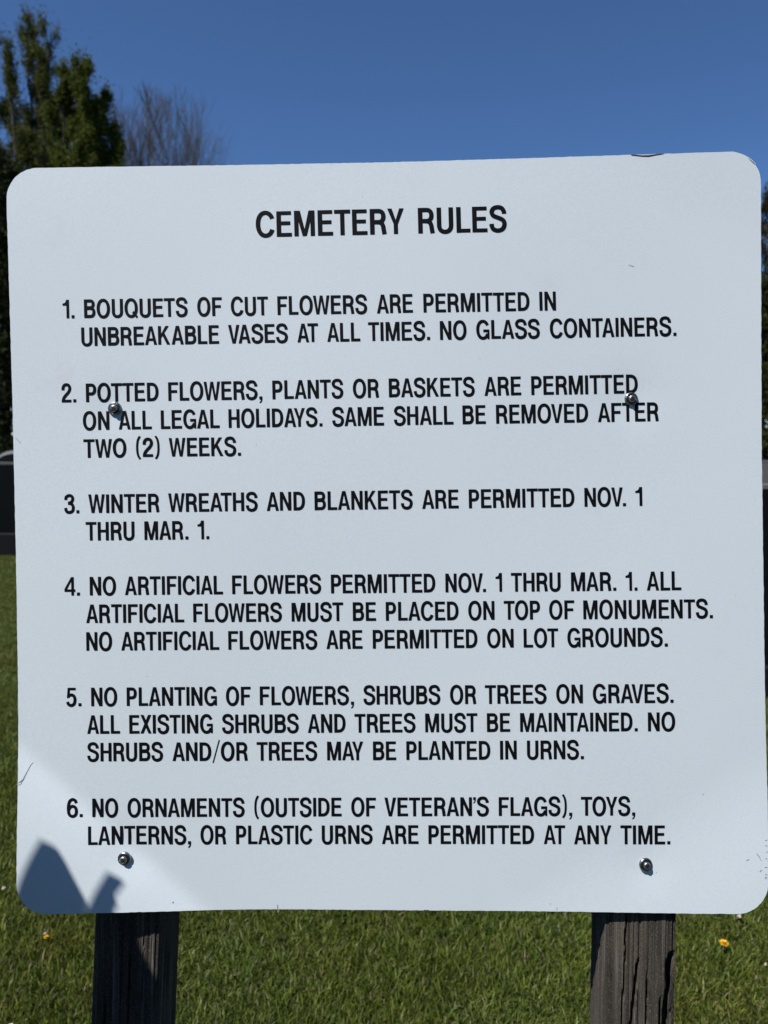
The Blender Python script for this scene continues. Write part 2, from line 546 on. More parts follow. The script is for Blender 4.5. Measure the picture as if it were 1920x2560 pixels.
def bare_tree(seed, height, spread, fork=.42, leaders=3):
    """bare crown grown by repeated forking, narrow angles, fine twigs"""
    T = TreeMesh(seed)
    rr = T.r
    pts, rads = [Vector((0, 0, -.1))], [.22]
    n = 6
    for i in range(1, n + 1):
        f = i / n
        pts.append(Vector((rr.gauss(0, .05), rr.gauss(0, .05), height * fork * f))); rads.append(.22 - .08 * f)
    T.tube(pts, rads, 6)
    rest = height * (1 - fork)
    LV = 7
    q = .80
    L0 = rest * (1 - q) / (1 - q ** LV) * 1.04
    def grow(p, d, ln, r0, lv):
        pp, _ = T.limb(p, d, ln, r0, r0 * .72, .07, .07, 3 if lv < 5 else 2, 4 if lv < 2 else 3)
        if lv >= LV - 1:
            return
        end = pp[-1]; dd = (pp[-1] - pp[-2]).normalized()
        kids = 2 if rr.random() < .75 else 3
        az0 = rr.uniform(0, 6.283)
        for k in range(kids):
            ang = R(rr.uniform(9, 24)) * (.22 if k == 0 else 1.35) * spread
            side = dd.orthogonal().normalized(); side.rotate(Matrix.Rotation(az0 + k * 6.283 / kids + rr.uniform(-.5, .5), 3, dd))
            nd = dd * math.cos(ang) + side * math.sin(ang)
            grow(end, nd, ln * q * rr.uniform(.8, 1.12), (r0 * .78 if k == 0 else r0 * .52) if lv < 4 else max(r0 * .7, .005), lv + 1)
        # short side twigs
        for k in range(1 if lv < 2 else 2):
            f = rr.uniform(.25, .9); i = min(int(f * (len(pp) - 1)), len(pp) - 2)
            s0 = pp[i].lerp(pp[i + 1], f * (len(pp) - 1) - i)
            ang = R(rr.uniform(28, 48)) * (.4 + .6 * spread)
            side = dd.orthogonal().normalized(); side.rotate(Matrix.Rotation(rr.uniform(0, 6.283), 3, dd))
            grow(s0, dd * math.cos(ang) + side * math.sin(ang), ln * .62, max(r0 * .35, .005), max(lv + 2, 4))
    top = pts[-1]
    for k in range(leaders):
        a_ = 6.283 * k / leaders + rr.uniform(-.4, .4)
        tl = R(rr.uniform(6, 20)) * spread * (.2 if k == 0 else 1)
        grow(top, Vector((math.cos(a_) * math.sin(tl), math.sin(a_) * math.sin(tl), math.cos(tl))), L0 * (1.04 if k == 0 else rr.uniform(.85, 1)), .11 if k == 0 else .08, 0)
    zt = max(v.z for v in T.v)
    k = height / zt
    for v in T.v: v.z *= k
    return T

def evergreen(seed, height, radius, n_clump=900, leafsize=.06):
    T = TreeMesh(seed)
    pts = [Vector((T.r.gauss(0, .03), T.r.gauss(0, .03), height * i / 8 - .1)) for i in range(9)]
    T.tube(pts, [.16 * (1 - i / 8) + .02 for i in range(9)], 6)
    for i in range(n_clump):
        f = T.r.random() ** 1.15
        rr = radius * (1 - f) ** .62 * (.55 + .5 * T.r.random() ** .5) + .08
        az = T.r.uniform(0, 6.2832)
        c = Vector((math.cos(az) * rr, math.sin(az) * rr, .1 + f * height * .98))
        if i % 4 == 0:
            T.tube([Vector((0, 0, max(0, c.z - .3))), c], [.02, .006], 3)
        T.clump(c, 46, .12, leafsize, 1.1)
    return T

def place_tree(T, mesh_w, mesh_l, name, loc, rz, sc, label, cat, group=None):
    e = empty(name, loc, label, cat, group)
    e.rotation_euler = (0, 0, rz); e.scale = (sc[0], sc[0], sc[1])
    w = bpy.data.objects.new('trunk', mesh_w); COL.objects.link(w); w.parent = e
    if mesh_l is not None:
        c = bpy.data.objects.new('crown', mesh_l); COL.objects.link(c); c.parent = e
    return e

GT = 'trees beyond the graves'
YA = 32.0
hA = px_world(100, 40, YA).z
TA = leafy_tree(3, hA, 2.1, [(-1.9, .3, .90), (-0.75, -.2, .945), (.20, .2, 1.0), (0.75, -.3, .985), (1.35, .5, .70), (-2.9, .6, .95), (-1.3, .8, .88), (.9, .9, .86), (-.2, .4, .97), (.5, .5, .93)], dens=1.5, leafsize=.05)
wA, lA = TA.wood_mesh(M_BARK), TA.leaf_mesh(M_LEAFA, 1)
place_tree(TA, wA, lA, 'tall_leafing_tree', (px_world(75, 200, YA).x, YA, 0), 0, (1, 1),
           'tallest tree at the upper left, steep dark branches with sparse olive young leaves', 'tree', GT)
hB = px_world(220, 150, 30).z
TB = leafy_tree(8, hB, 1.65, [(-.55, .2, .985), (.35, -.2, 1.0), (.0, .3, .97), (1.0, .2, .86), (1.45, .1, .74), (-1.2, -.3, .70), (.1, .6, .88), (-1.9, .2, .56), (-.6, .7, .8), (.7, .5, .93)], dens=2.3, leafsize=.055)
wB, lB = TB.wood_mesh(M_BARK), TB.leaf_mesh(M_LEAFB, 2)
place_tree(TB, wB, lB, 'leafing_tree', (px_world(192, 250, 30).x, 30, 0), 0, (1, 1),
           'second tree from the left, pointed crown thick with green young leaves', 'tree', GT)
bare_spec = [
    (306, 222, 52, .48, 21, 'bare tree with one straight slim trunk right beside the green leafing tree'),
    (392, 222, 54, .72, 22, 'bare vase shaped tree, the middle one of the leafless group above the sign'),
    (447, 240, 53, .95, 23, 'widest bare tree with a rounded fan of twigs above the sign edge'),
    (515, 330, 56, .9, 24, 'lowest bare tree at the right end of the leafless group'),
]
for px, py, Y, sp, sd, lab in bare_spec:
    h = px_world(px, py, Y).z
    T = bare_tree(sd, h, sp)
    w = T.wood_mesh(M_BARE)
    place_tree(T, w, None, 'bare_tree', (px_world(px, 380, Y).x, Y, 0), 0, (1, 1), lab, 'tree', 'bare trees beyond the graves')

TE = evergreen(31, 8.3, 2.0, 1300)
wE, lE = TE.wood_mesh(M_BARK), TE.leaf_mesh(M_LEAFD, 3)
TR = leafy_tree(41, 15.5, 2.2, [(-.8, .2, .9), (.3, -.2, 1.0), (1.1, .3, .86), (-1.6, 0, .75)], dens=1.0)
wR, lR = TR.wood_mesh(M_BARE), TR.leaf_mesh(M_LEAFR, 4)

def ev(px, Y, rz, sc, lab):
    place_tree(TE, wE, lE, 'evergreen_tree', (px_world(px, 1000, Y).x, Y, 0), rz, sc, lab, 'tree', 'evergreens behind the graves')
ev(10, 20, 0, (1.0, 1.03), 'dark dense evergreen rising behind the left black gravestone')
ev(-230, 22, 2.0, (1.1, 1.15), 'dark evergreen left of the one behind the left black gravestone, at the photo edge')
ev(1965, 19, 1.0, (.85, .75), 'dark evergreen behind the black gravestone at the right edge of the sign')
ev(2260, 23, 3.0, (1.1, .9), 'dark evergreen standing farthest right past the sign')
for i, (px, Y, s) in enumerate(((330, 34, .8), (700, 36, .9), (1080, 35, .75), (1450, 36, .85))):
    ev(px, Y, i * 1.3, (1.5, s), ['evergreen hidden behind the left third of the sign', 'evergreen hidden behind the sign left of its middle',
                     'evergreen hidden behind the sign right of its middle', 'evergreen hidden behind the right third of the sign'][i])
for i, (x, y, s_) in enumerate(((-13, -15, 1.1), (-5.5, -17, 1.3), (1.5, -15, 1.2), (8, -17, 1.35), (15, -13, 1.1))):  # unseen row added to darken the ambient shade and the granite reflections
    place_tree(TE, wE, lE, 'evergreen_tree', (x, y, 0), i * 2.1, (2.0, s_), ['evergreen behind the viewer, farthest left of the row facing the sign', 'evergreen behind the viewer, second from the left of the row facing the sign',
        'evergreen behind the viewer, middle of the row facing the sign', 'evergreen behind the viewer, second from the right of the row facing the sign', 'evergreen behind the viewer, farthest right of the row facing the sign'][i], 'tree', 'evergreens behind the viewer')
def rt(px, py, Y, rz, w, lab):
    h = px_world(px, py, Y).z
    place_tree(TR, wR, lR, 'budding_tree', (px_world(px, 600, Y).x, Y, 0), rz, (w, h / 15.5), lab, 'tree', 'budding trees at the right')
rt(1945, 408, 40, 0.4, 1.0, 'brownish budding tree showing just past the right edge of the sign')
rt(2180, 330, 44, 2.2, 1.2, 'taller budding tree farthest right behind the sign')
rt(1500, 560, 48, 1.2, 1.2, 'budding tree hidden behind the right half of the sign')
rt(900, 580, 50, 3.2, 1.2, 'budding tree hidden behind the left half of the sign')

# ------------------------------------------------------------------ gravestones
def box(x0, x1, y0, y1, z0, z1, bev=0.0):
    if bev <= 0:
        v = [(x, y, z) for z in (z0, z1) for y in (y0, y1) for x in (x0, x1)]
        f = [(0, 2, 3, 1), (4, 5, 7, 6), (0, 1, 5, 4), (2, 6, 7, 3), (0, 4, 6, 2), (1, 3, 7, 5)]
        return v, f
    b = bev
    prof = [(z0, b), (z0 + b, 0), (z1 - b, 0), (z1, b)]
    v = []; f = []
    for z, s in prof:
        v += [(x0 + s, y0 + s, z), (x1 - s, y0 + s, z), (x1 - s, y1 - s, z), (x0 + s, y1 - s, z)]
    for k in range(3):
        for i in range(4):
            j = (i + 1) % 4
            f.append((k * 4 + i, k * 4 + j, k * 4 + 4 + j, k * 4 + 4 + i))
    f.append((3, 2, 1, 0)); f.append((12, 13, 14, 15))
    return v, f

def extrude_xz(poly, y0, y1):
    n = len(poly)
    v = [(x, y0, z) for x, z in poly] + [(x, y1, z) for x, z in poly]
    f = [tuple(range(n)), tuple(range(2 * n - 1, n - 1, -1))]
    f += [(i, i + n, (i + 1) % n + n, (i + 1) % n) for i in range(n)]
    return v, f

def monument(name, loc, w, t, h, base_h, label, mats, rz=0, arch=0.0, cap=.022):
    e = empty(name, loc, label, 'gravestone'); e.rotation_euler = (0, 0, rz)
    v, f = box(-w / 2 - .16, w / 2 + .16, -t / 2 - .035, t / 2 + .035, -.06, base_h, .012)
    mesh_obj('base', v, f, mats[2], e)
    def prof(top_off, inset=0):
        p = [(-w / 2 + inset, base_h + .002), (w / 2 - inset, base_h + .002)]
        if arch:
            n = 18
            for i in range(n + 1):
                a = math.pi * i / n
                p.append(((w / 2 - inset) * math.cos(a), h - arch + (arch - top_off) * math.sin(a)))
        else:
            p += [(w / 2 - inset, h - top_off), (-w / 2 + inset, h - top_off)]
        return p
    v, f = extrude_xz(prof(0), -t / 2, t / 2)
    mesh_obj('die', v, f, mats[1], e)
    v, f = extrude_xz(prof(cap, .006), -t / 2 - .006, -t / 2 - .0005)
    mesh_obj('polished_face', v, f, mats[0], e)
    return e

pL = px_ground(20, 1388)
hL = px_world(20, 1156, pL.y).z
monument('gravestone', (pL.x - .50, pL.y, 0), 1.5, .20, hL, .29,
         'wide black granite gravestone with a thin pale top edge at the left of the sign', (M_GRAN, M_GRANT, M_GRANB))
q = px_world(34, 1126, pL.y + 2.2)
monument('round_top_gravestone', (q.x + .06, pL.y + 2.2, 0), .70, .2, q.z, .18,
         'dark gravestone with a pale curved rim peeping over the left black gravestone', (M_GRAN, M_MARB, M_GRANG), arch=.30, cap=.045)
pR = px_ground(1915, 1752)
hR = px_world(1915, 1213, pR.y).z
monument('gravestone', (pR.x + .30, pR.y + .08, 0), .9, .11, hR, .20,
         'black granite gravestone with a pale top edge at the right of the sign', (M_GRAN, M_GRANG, M_GRANB))
q = px_world(1912, 1152, 7.4)
monument('grey_gravestone', (q.x + .30, 7.4, 0), .8, .24, q.z, .18,
         'grey granite gravestone behind the black one at the right of the sign', (M_GRANG, M_GRANT, M_GRANG))

# ------------------------------------------------------------------ the sign
H0 = (CAMH - D * math.sin(PITCH)) / math.cos(PITCH)
sign = empty('cemetery_rules_sign', (0, 0, 0), 'white metal cemetery rules sign with black lettering screwed to two weathered dark posts', 'sign')
# local frame: x right, y away from the camera, z up along the leaning posts
Mx = Matrix.Rotation(-PITCH, 4, 'X')
fwd = Mx.to_3x3() @ Vector((0, 1, 0)); upv = Mx.to_3x3() @ Vector((0, 0, 1))
E = Vector((0, 0, CAMH)) + fwd * D - upv * H0
sign.location = E
sign.rotation_euler = (-PITCH, 0, 0)

def sm(t):
    t = min(1, max(0, t)); return t * t * (3 - 2 * t)
_ct = np.linspace(0, 1, 200)
_cs = np.array([sm(a_ / .16) * (1 - a_) for a_ in _ct])
_cz = np.concatenate([[0], np.cumsum((_cs[1:] + _cs[:-1]) / 2)]); _cz /= _cz[-1]
def crease(t_):
    t_ = min(1, max(0, t_)) * 199
    i_ = min(int(t_), 198)
    return float(_cz[i_] + (_cz[i_ + 1] - _cz[i_]) * (t_ - i_))
def bend(px, py):
    """how far the thin sheet stands out toward the viewer, metres"""
    s = (px - 20) * -.66 + (py - 1790) * .75
    z = 0.0225 * crease((s - 12) / 330)
    s2 = (px - 1560) * .50 + (py - 2070) * .86
    z += 0.0068 * sm(s2 / 400)
    s3 = ((px - 1700) * .5 - (py - 560) * .86)
    z += 0.004 * sm(s3 / 400)
    z += 0.0011 * math.sin(px * .0047 + 1) * math.sin(py * .0041)
    # dimples pulled in by the screws
    for cx, cy in SCREWS:
        r = math.hypot(px - cx, py - cy)
        z -= 0.0011 * math.exp(-(r / 60) ** 2)
    return z
SCREWS = [(287.4, 1021.5), (1577.2, 997.6), (311.5, 2145.9), (1613.5, 2161.0)]
def loc(px, py, off=0.0, flat=False):
    z = 0 if flat else bend(px, py)
    z += off
    k = (D - z) / F
    return Vector(((px - 960) * k, -z, H0 - (py - 1280) * k))

def interp(tab, t):
    xs = [a for a, b in tab]; ys = [b for a, b in tab]
    return float(np.interp(t, xs, ys))
def smooth_interp(tab, t, w=60):
    return sum(interp(tab, t + d) for d in (-w, -w / 2, 0, w / 2, w)) / 5
LEFT = [(300, 12), (490, 16), (1000, 31), (1400, 40), (1700, 45), (1860, 46), (1990, 44), (2100, 42), (2200, 41), (2400, 42)]
RIGHT = [(300, 1901), (440, 1902), (700, 1903), (1100, 1904), (1400, 1908), (1780, 1913), (2000, 1919), (2100, 1921), (2230, 1921), (2400, 1921)]
TOP = [(-60, 423), (85, 420), (300, 416.5), (570, 413), (1000, 405), (1300, 396), (1500, 389.5), (1830, 379), (2000, 374)]
BOT = [(-60, 2290), (115, 2286), (240, 2283), (440, 2278), (560, 2274), (700, 2273), (1060, 2276), (1300, 2277.5), (1500, 2280), (1700, 2284), (1860, 2285), (2000, 2286)]

def build_panel():
    N = 190
    rad = 78 / 1890
    us = []
    g = np.linspace(0, 1, N + 1)
    rr = np.random.default_rng(5)
    verts = []
    for j in range(N + 1):
        for i in range(N + 1):
            u, v = g[i], g[j]
            # round the corners
            cu = rad if u < rad else (1 - rad if u > 1 - rad else None)
            cv = rad if v < rad else (1 - rad if v > 1 - rad else None)
            if cu is not None and cv is not None:
                a, b = (u - cu) / rad, (v - cv) / rad
                mx = max(abs(a), abs(b)); ln = math.hypot(a, b)
                if ln > 1e-9:
                    k = mx / ln
                    u, v = cu + a * k * rad, cv + b * k * rad
            # Coons style blend of the four edges
            py = 400 + v * 1880
            for _ in range(3):
                l = smooth_interp(LEFT, py); r = smooth_interp(RIGHT, py)
                px = l + u * (r - l)
                t = smooth_interp(TOP, px); bt = smooth_interp(BOT, px)
                py = t + v * (bt - t)
            if j == 0 or j == N or i == 0 or i == N:
                px += rr.normal(0, .25); py += rr.normal(0, .25)
            verts.append(loc(px, py))
    n = N + 1
    faces = [(j * n + i, (j + 1) * n + i, (j + 1) * n + i + 1, j * n + i + 1) for j in range(N) for i in range(N)]
    nf = len(faces); nv = len(verts)
    back = [Vector((p.x, p.y + .0022, p.z)) for p in verts]
    verts = verts + back
    faces += [tuple(nv + k for k in f[::-1]) for f in faces[:nf]]
    ring = [i for i in range(n)] + [j * n + N for j in range(1, n)] + [N * n + i for i in range(N - 1, -1, -1)] + [j * n for j in range(N - 1, 0, -1)]
    b0 = len(verts)
    verts += [verts[k] for k in ring] + [back[k] for k in ring]
    m = len(ring)
    faces += [(b0 + k, b0 + (k + 1) % m, b0 + m + (k + 1) % m, b0 + m + k) for k in range(m)]
    o = mesh_obj('panel', verts, faces, M_SIGN, sign, True)
    return o
panel = build_panel()

# ---- lettering: a condensed grotesque drawn as strokes
t = .165
def arc(cx, cy, rx, ry, a0, a1, n=18, p=2.25):
    out = []
    for i in range(n + 1):
        a = math.radians(a0 + (a1 - a0) * i / n)
        c, s = math.cos(a), math.sin(a)
        out.append((cx + rx * math.copysign(abs(c) ** (2 / p), c), cy + ry * math.copysign(abs(s) ** (2 / p), s)))
    return out
def spline(pts, n=5):
    out = []
    P = [pts[0]] + pts + [pts[-1]]
    for i in range(1, len(P) - 2):
        p0, p1, p2, p3 = P[i - 1], P[i], P[i + 1], P[i + 2]
        for k in range(n):
            u = k / n
            out.append(tuple(.5 * (2 * p1[d] + (p2[d] - p0[d]) * u + (2 * p0[d] - 5 * p1[d] + 4 * p2[d] - p3[d]) * u * u + (-p0[d] + 3 * p1[d] - 3 * p2[d] + p3[d]) * u ** 3) for d in (0, 1)))
    out.append(pts[-1])
    return out
def rect(x0, x1, y0, y1): return ('P', [(x0, y0), (x1, y0), (x1, y1), (x0, y1)])
def S_(pts, closed=False, w=t): return ('S', pts, closed, w)
def bowl(w, y0, y1, xs, r=None):
    """D shaped bowl outline centreline from stem at x=t/2: y0 bottom edge, y1 top edge"""
    cy = (y0 + y1) / 2; ry = (y1 - y0) / 2 - t / 2; rx = w - t / 2 - xs
    return [(t / 2, y1 - t / 2)] + arc(xs, cy, rx, ry, 90, -90, 16, 2.3) + [(t / 2, y0 + t / 2)]
G = {}
def g(ch, w, *pieces, lb=.055, rb=.055): G[ch] = (w, pieces, lb, rb)
g('I', t, rect(0, t, 0, 1))
g('L', .507, rect(0, t, 0, 1), rect(t * .9, .507, 0, .145), rb=.022)
g('H', .60, rect(0, t, 0, 1), rect(.6 - t, .6, 0, 1), rect(t * .9, .6 - t * .9, .44, .58))
g('T', .585, rect(0, .585, .855, 1), rect(.2145, .3705, 0, .9), lb=.012, rb=.012)
g('E', .55, rect(0, t, 0, 1), rect(t * .9, .535, .855, 1), rect(t * .9, .50, .455, .60), rect(t * .9, .55, 0, .145), rb=.040)
g('F', .53, rect(0, t, 0, 1), rect(t * .9, .53, .855, 1), rect(t * .9, .475, .43, .575), rb=.03)
def Opts(w): return arc(w / 2, .5, w / 2 - t / 2, .535 - t / 2, 0, 360, 44, 2.15)[:-1]
g('O', .713, S_(Opts(.713), True), lb=.03, rb=.035)
g('Q', .713, S_(Opts(.713), True), ('P', [(.40, .24), (.48, .35), (.72, .035), (.64, -.055)]), lb=.03, rb=.035)
g('C', .667, S_(arc(.355, .5, .355 - t / 2, .535 - t / 2, 27, 333, 34, 2.15)), lb=.03, rb=.03)
g('G', .69, S_(arc(.355, .5, .355 - t / 2, .535 - t / 2, 30, 332, 34, 2.15)), rect(.37, .69, .37, .51), rect(.585, .69, 0, .45), ('P', [(.52, .12), (.60, .02), (.62, .30), (.57, .30)]), lb=.03, rb=.045)
g('D', .615, rect(0, t, 0, 1), S_(bowl(.615, 0, 1, .24)), rb=.035)
g('B', .605, rect(0, t, 0, 1), S_(bowl(.575, .47, 1, .33)), S_(bowl(.605, 0, .60, .34)), rb=.035)
g('P', .55, rect(0, t, 0, 1), S_(bowl(.55, .36, 1, .29)), rb=.03)
g('R', .60, rect(0, t, 0, 1), S_(bowl(.575, .40, 1, .31)), S_(spline([(.25, .476), (.34, .47), (.43, .42), (.475, .32), (.495, .18), (.522, -.0)])), rb=.035)
g('U', .60, S_([(t / 2, 1)] + arc(.30, .30, .30 - t / 2, .335 - t / 2, 180, 360, 20, 2.2) + [(.60 - t / 2, 1)]))
g('N', .607, rect(0, t - .005, 0, 1), rect(.607 - t + .005, .607, 0, 1), ('P', [(.0, 1), (.175, 1), (.607, 0), (.432, 0)]))
w = .744
g('M', w, rect(0, t - .01, 0, 1), rect(w - t + .01, w, 0, 1), ('P', [(.07 * w, 1), (.29 * w, 1), (.505 * w, .25), (.605 * w, 0), (.40 * w, 0)]), ('P', [(.93 * w, 1), (.71 * w, 1), (.495 * w, .25), (.395 * w, 0), (.60 * w, 0)]))
g('A', .647, ('P', [(0, 0), (.235, 1), (.412, 1), (.647, 0), (.485, 0), (.3235, .80), (.162, 0)]), rect(.11, .537, .215, .35), lb=.008, rb=.008)
g('V', .605, ('P', [(0, 1), (.165, 1), (.3025, .20), (.44, 1), (.605, 1), (.387, 0), (.218, 0)]), lb=.01, rb=.01)
w = .88
g('W', w, ('P', [(0, 1), (.155, 1), (.245, .24), (.365, 1), (.515, 1), (.635, .24), (.725, 1), (.88, 1), (.715, 0), (.56, 0), (.44, .72), (.32, 0), (.165, 0)]), lb=.01, rb=.01)
g('K', .643, rect(0, t, 0, 1), ('P', [(.10, .26), (.10, .45), (.405, 1), (.585, 1)]), ('P', [(.225, .50), (.325, .665), (.643, 0), (.465, 0)]), rb=.01)
g('X', .60, ('P', [(0, 0), (.17, 0), (.59, 1), (.42, 1)]), ('P', [(.43, 0), (.60, 0), (.18, 1), (.01, 1)]), lb=.01, rb=.01)
g('Y', .60, ('P', [(0, 1), (.165, 1), (.30, .55), (.435, 1), (.60, 1), (.376, .38), (.376, 0), (.224, 0), (.224, .38)]), lb=0, rb=0)
g('S', .62, S_(spline([(.538, .70), (.528, .80), (.45, .92), (.31, .958), (.17, .92), (.10, .82), (.098, .72), (.16, .62), (.31, .55), (.46, .475), (.535, .38), (.54, .24), (.47, .10), (.31, .042), (.155, .09), (.09, .20), (.078, .31)])), lb=.03, rb=.03)
g('1', .37, rect(.215, .37, 0, 1), ('P', [(0, .69), (0, .79), (.10, .815), (.17, .87), (.215, 1), (.26, 1), (.26, .69)]), lb=.06, rb=.06)
g('2', .53, rect(0, .53, 0, .145), S_(spline([(.085, .66), (.09, .80), (.16, .92), (.28, .958), (.40, .91), (.452, .79), (.44, .66), (.36, .52), (.22, .37), (.12, .23), (.088, .10)])), lb=.03, rb=.03)
g('3', .58, S_(spline([(.09, .72), (.12, .87), (.28, .958), (.44, .90), (.478, .76), (.42, .62), (.30, .555), (.21, .55)])), S_(spline([(.21, .54), (.34, .53), (.45, .46), (.505, .29), (.45, .11), (.28, .042), (.12, .11), (.078, .29)])), lb=.03, rb=.03)
g('4', .59, rect(.37, .515, 0, 1), rect(0, .59, .205, .335), ('P', [(0, .30), (.0, .36), (.37, 1), (.45, 1), (.40, .84), (.12, .30)]), lb=.02, rb=.02)
g('5', .56, rect(.09, .52, .865, 1), ('P', [(.085, 1), (.215, 1), (.175, .47), (.04, .43)]), S_(spline([(.10, .50), (.17, .585), (.28, .61), (.42, .55), (.478, .34), (.42, .12), (.27, .042), (.12, .11), (.078, .24)])), lb=.03, rb=.03)
g('6', .58, S_(spline([(.495, .76), (.44, .90), (.30, .958), (.16, .87), (.09, .66), (.076, .42), (.12, .15), (.29, .042), (.45, .12), (.502, .32), (.45, .51), (.31, .59), (.17, .53), (.10, .40)])), lb=.03, rb=.03)
g('.', .165, rect(0, .165, 0, .165), lb=.07, rb=.06)
g(',', .165, ('P', [(0, .165), (.165, .165), (.165, .01), (.13, -.12), (.03, -.21), (.0, -.16), (.07, -.08), (.08, 0), (0, 0)]), lb=.07, rb=.06)
g("'", .14, ('P', [(0, 1.0), (.14, 1.0), (.14, .86), (.11, .74), (.02, .66), (.0, .70), (.06, .76), (.07, .85), (0, .85)]), lb=.03, rb=.02)
g('(', .26, S_(spline([(.21, 1.12), (.11, .93), (.068, .70), (.06, .5), (.068, .3), (.11, .07), (.21, -.11)]), False, .115), lb=.04, rb=.055)
g(')', .26, S_(spline([(.05, 1.12), (.15, .93), (.192, .70), (.20, .5), (.192, .3), (.15, .07), (.05, -.11)]), False, .115), lb=.055, rb=.04)
g('/', .40, ('P', [(0, -.11), (.06, -.11), (.40, 1.13), (.34, 1.13)]), lb=.02, rb=.02)
KERN = {'AT': -.095, 'TA': -.075, 'AV': -.10, 'VA': -.075, 'AY': -.12, 'YA': -.12, 'TO': -.03, 'OT': -.035, 'LO': 0, 'V.': -.07, 'LT': -.06, '1.': .0,
        'N\'': -.02, 'PL': .02, 'FL': .0, 'EA': -.0, 'OV': -.04, 'OW': -.03, 'AC': -.02, 'ES': .0, 'KA': .07, 'OY': -.05, 'YS': .02, 'LA': .01, 'LY': -.1}

def stroke_poly(pts, closed, w):
    n = len(pts); L = []; Rr = []
    for i in range(n):
        if closed:
            a, b = pts[i - 1], pts[(i + 1) % n]
        else:
            a, b = pts[max(i - 1, 0)], pts[min(i + 1, n - 1)]
        dx, dy = b[0] - a[0], b[1] - a[1]
        l = math.hypot(dx, dy) or 1
        nx, ny = -dy / l * w / 2, dx / l * w / 2
        L.append((pts[i][0] + nx, pts[i][1] + ny)); Rr.append((pts[i][0] - nx, pts[i][1] - ny))
    quads = []
    for i in range(n if closed else n - 1):
        j = (i + 1) % n
        quads.append((L[i], L[j], Rr[j], Rr[i]))
    return L, Rr

def word_layout(word):
    x = 0; out = []
    for i, ch in enumerate(word):
        wd, pcs, lb, rb = G[ch]
        if i: x += prev_rb + lb + KERN.get(word[i - 1] + ch, 0)
        out.append((ch, x)); x += wd; prev_rb = rb
    return out, x

def text_line(base, cap, words, label):
    """base: [(px, py) ...] baseline; words: (text, x0, x1)"""
    bx = [b[0] for b in base]; by = [b[1] for b in base]
    def baseline(x):
        if x <= bx[0] and len(bx) > 1:
            return by[0] + (x - bx[0]) * (by[1] - by[0]) / (bx[1] - bx[0])
        if x >= bx[-1]:
            return by[-1] + (x - bx[-1]) * (by[-1] - by[-2]) / (bx[-1] - bx[-2])
        return float(np.interp(x, bx, by))
    verts = []; faces = []
    cnt = 0
    for word, x0, x1 in words:
        lay, wd = word_layout(word)
        sc = (x1 - x0) / wd
        for ch, gx in lay:
            xc = x0 + (gx + G[ch][0] / 2) * sc
            yb0 = baseline(xc)
            slope = (baseline(xc + 20) - baseline(xc - 20)) / 40
            slant = .026 - .019 * min(1, max(0, (yb0 - 700) / 1400))
            cp = cap * (1 + .012 * (xc - 960) / 900)
            jx, jy = random.uniform(-.3, .3), random.uniform(-.25, .25)
            def mp(p):
                u, v = p
                X = x0 + (gx + u) * sc
                Y = yb0 + (X - xc) * slope - v * cp
                X += slant * (-v * cp) + slant * cp * .5
                return X + jx, Y + jy
            for pc in G[ch][1]:
                off = 0.00030 + (cnt % 7) * 0.00001; cnt += 1
                if pc[0] == 'P':
                    pts = [mp(p) for p in pc[1]]
                    b = len(verts)
                    verts += [loc(a, c, off) for a, c in pts]
                    tr = tessellate_polygon([[Vector((a, c, 0)) for a, c in pts]])
                    for f in tr:
                        a, c, d = [verts[b + k] for k in f]
                        nrm = (c - a).cross(d - a)
                        faces.append(tuple(b + k for k in (f if nrm.y < 0 else f[::-1])))
                else:
                    L, Rr = stroke_poly(pc[1], pc[2], pc[3])
                    # a straight cut at letter tops for stems of U
                    b = len(verts); n = len(L)
                    verts += [loc(*mp(p), off) for p in L] + [loc(*mp(p), off) for p in Rr]
                    for i in range(n if pc[2] else n - 1):
                        j = (i + 1) % n
                        f = (b + i, b + j, b + n + j, b + n + i)
                        a, c, d = verts[f[0]], verts[f[1]], verts[f[2]]
                        if (c - a).cross(d - a).y > 0: f = f[::-1]
                        faces.append(f)
    o = mesh_obj('lettering', verts, faces, M_INK, panel)
    o['label'] = label
    return o

def W(o, *ws):
    """measured words: (text, zoom x0, zoom x1[, origin of x0, origin of x1])"""
    out = []
    for w_ in ws:
        if len(w_) == 3: out.append((w_[0], o + w_[1] / 2.765, o + w_[2] / 2.765))
        else: out.append((w_[0], w_[3] + w_[1] / 2.765, w_[4] + w_[2] / 2.765))
    return out
C = 46.7
text_line([(700, 591.3), (1200, 580)], 63.6, [('CEMETERY', 639.1, 1009.9), ('RULES', 1044.8, 1265.5)], 'large black heading reading CEMETERY RULES')
a, b, c = 150, 700, 1200
text_line([(172, 795.6), (1390, 775.7)], C, W(0, ('1.', 17, 98, a, a), ('BOUQUETS', 166, 880, a, a), ('OF', 948, 1118, a, a), ('CUT', 1181, 1438, a, a), ('FLOWERS', 1502, 601, a, b), ('ARE', 668, 918, b, b), ('PERMITTED', 990, 341, b, c), ('IN', 410, 525, c, c)), 'first line of rule 1')
text_line([(240, 864.3), (1691, 839)], C, W(0, ('UNBREAKABLE', 146, 1098, a, a), ('VASES', 1162, 1574, a, a), ('AT', 119, 264, b, b), ('ALL', 325, 553, b, b), ('TIMES.', 610, 1036, b, b), ('NO', 1105, 1289, b, b), ('GLASS', 1356, 412, b, c), ('CONTAINERS.', 482, 1356, c, c)), 'second line of rule 1')
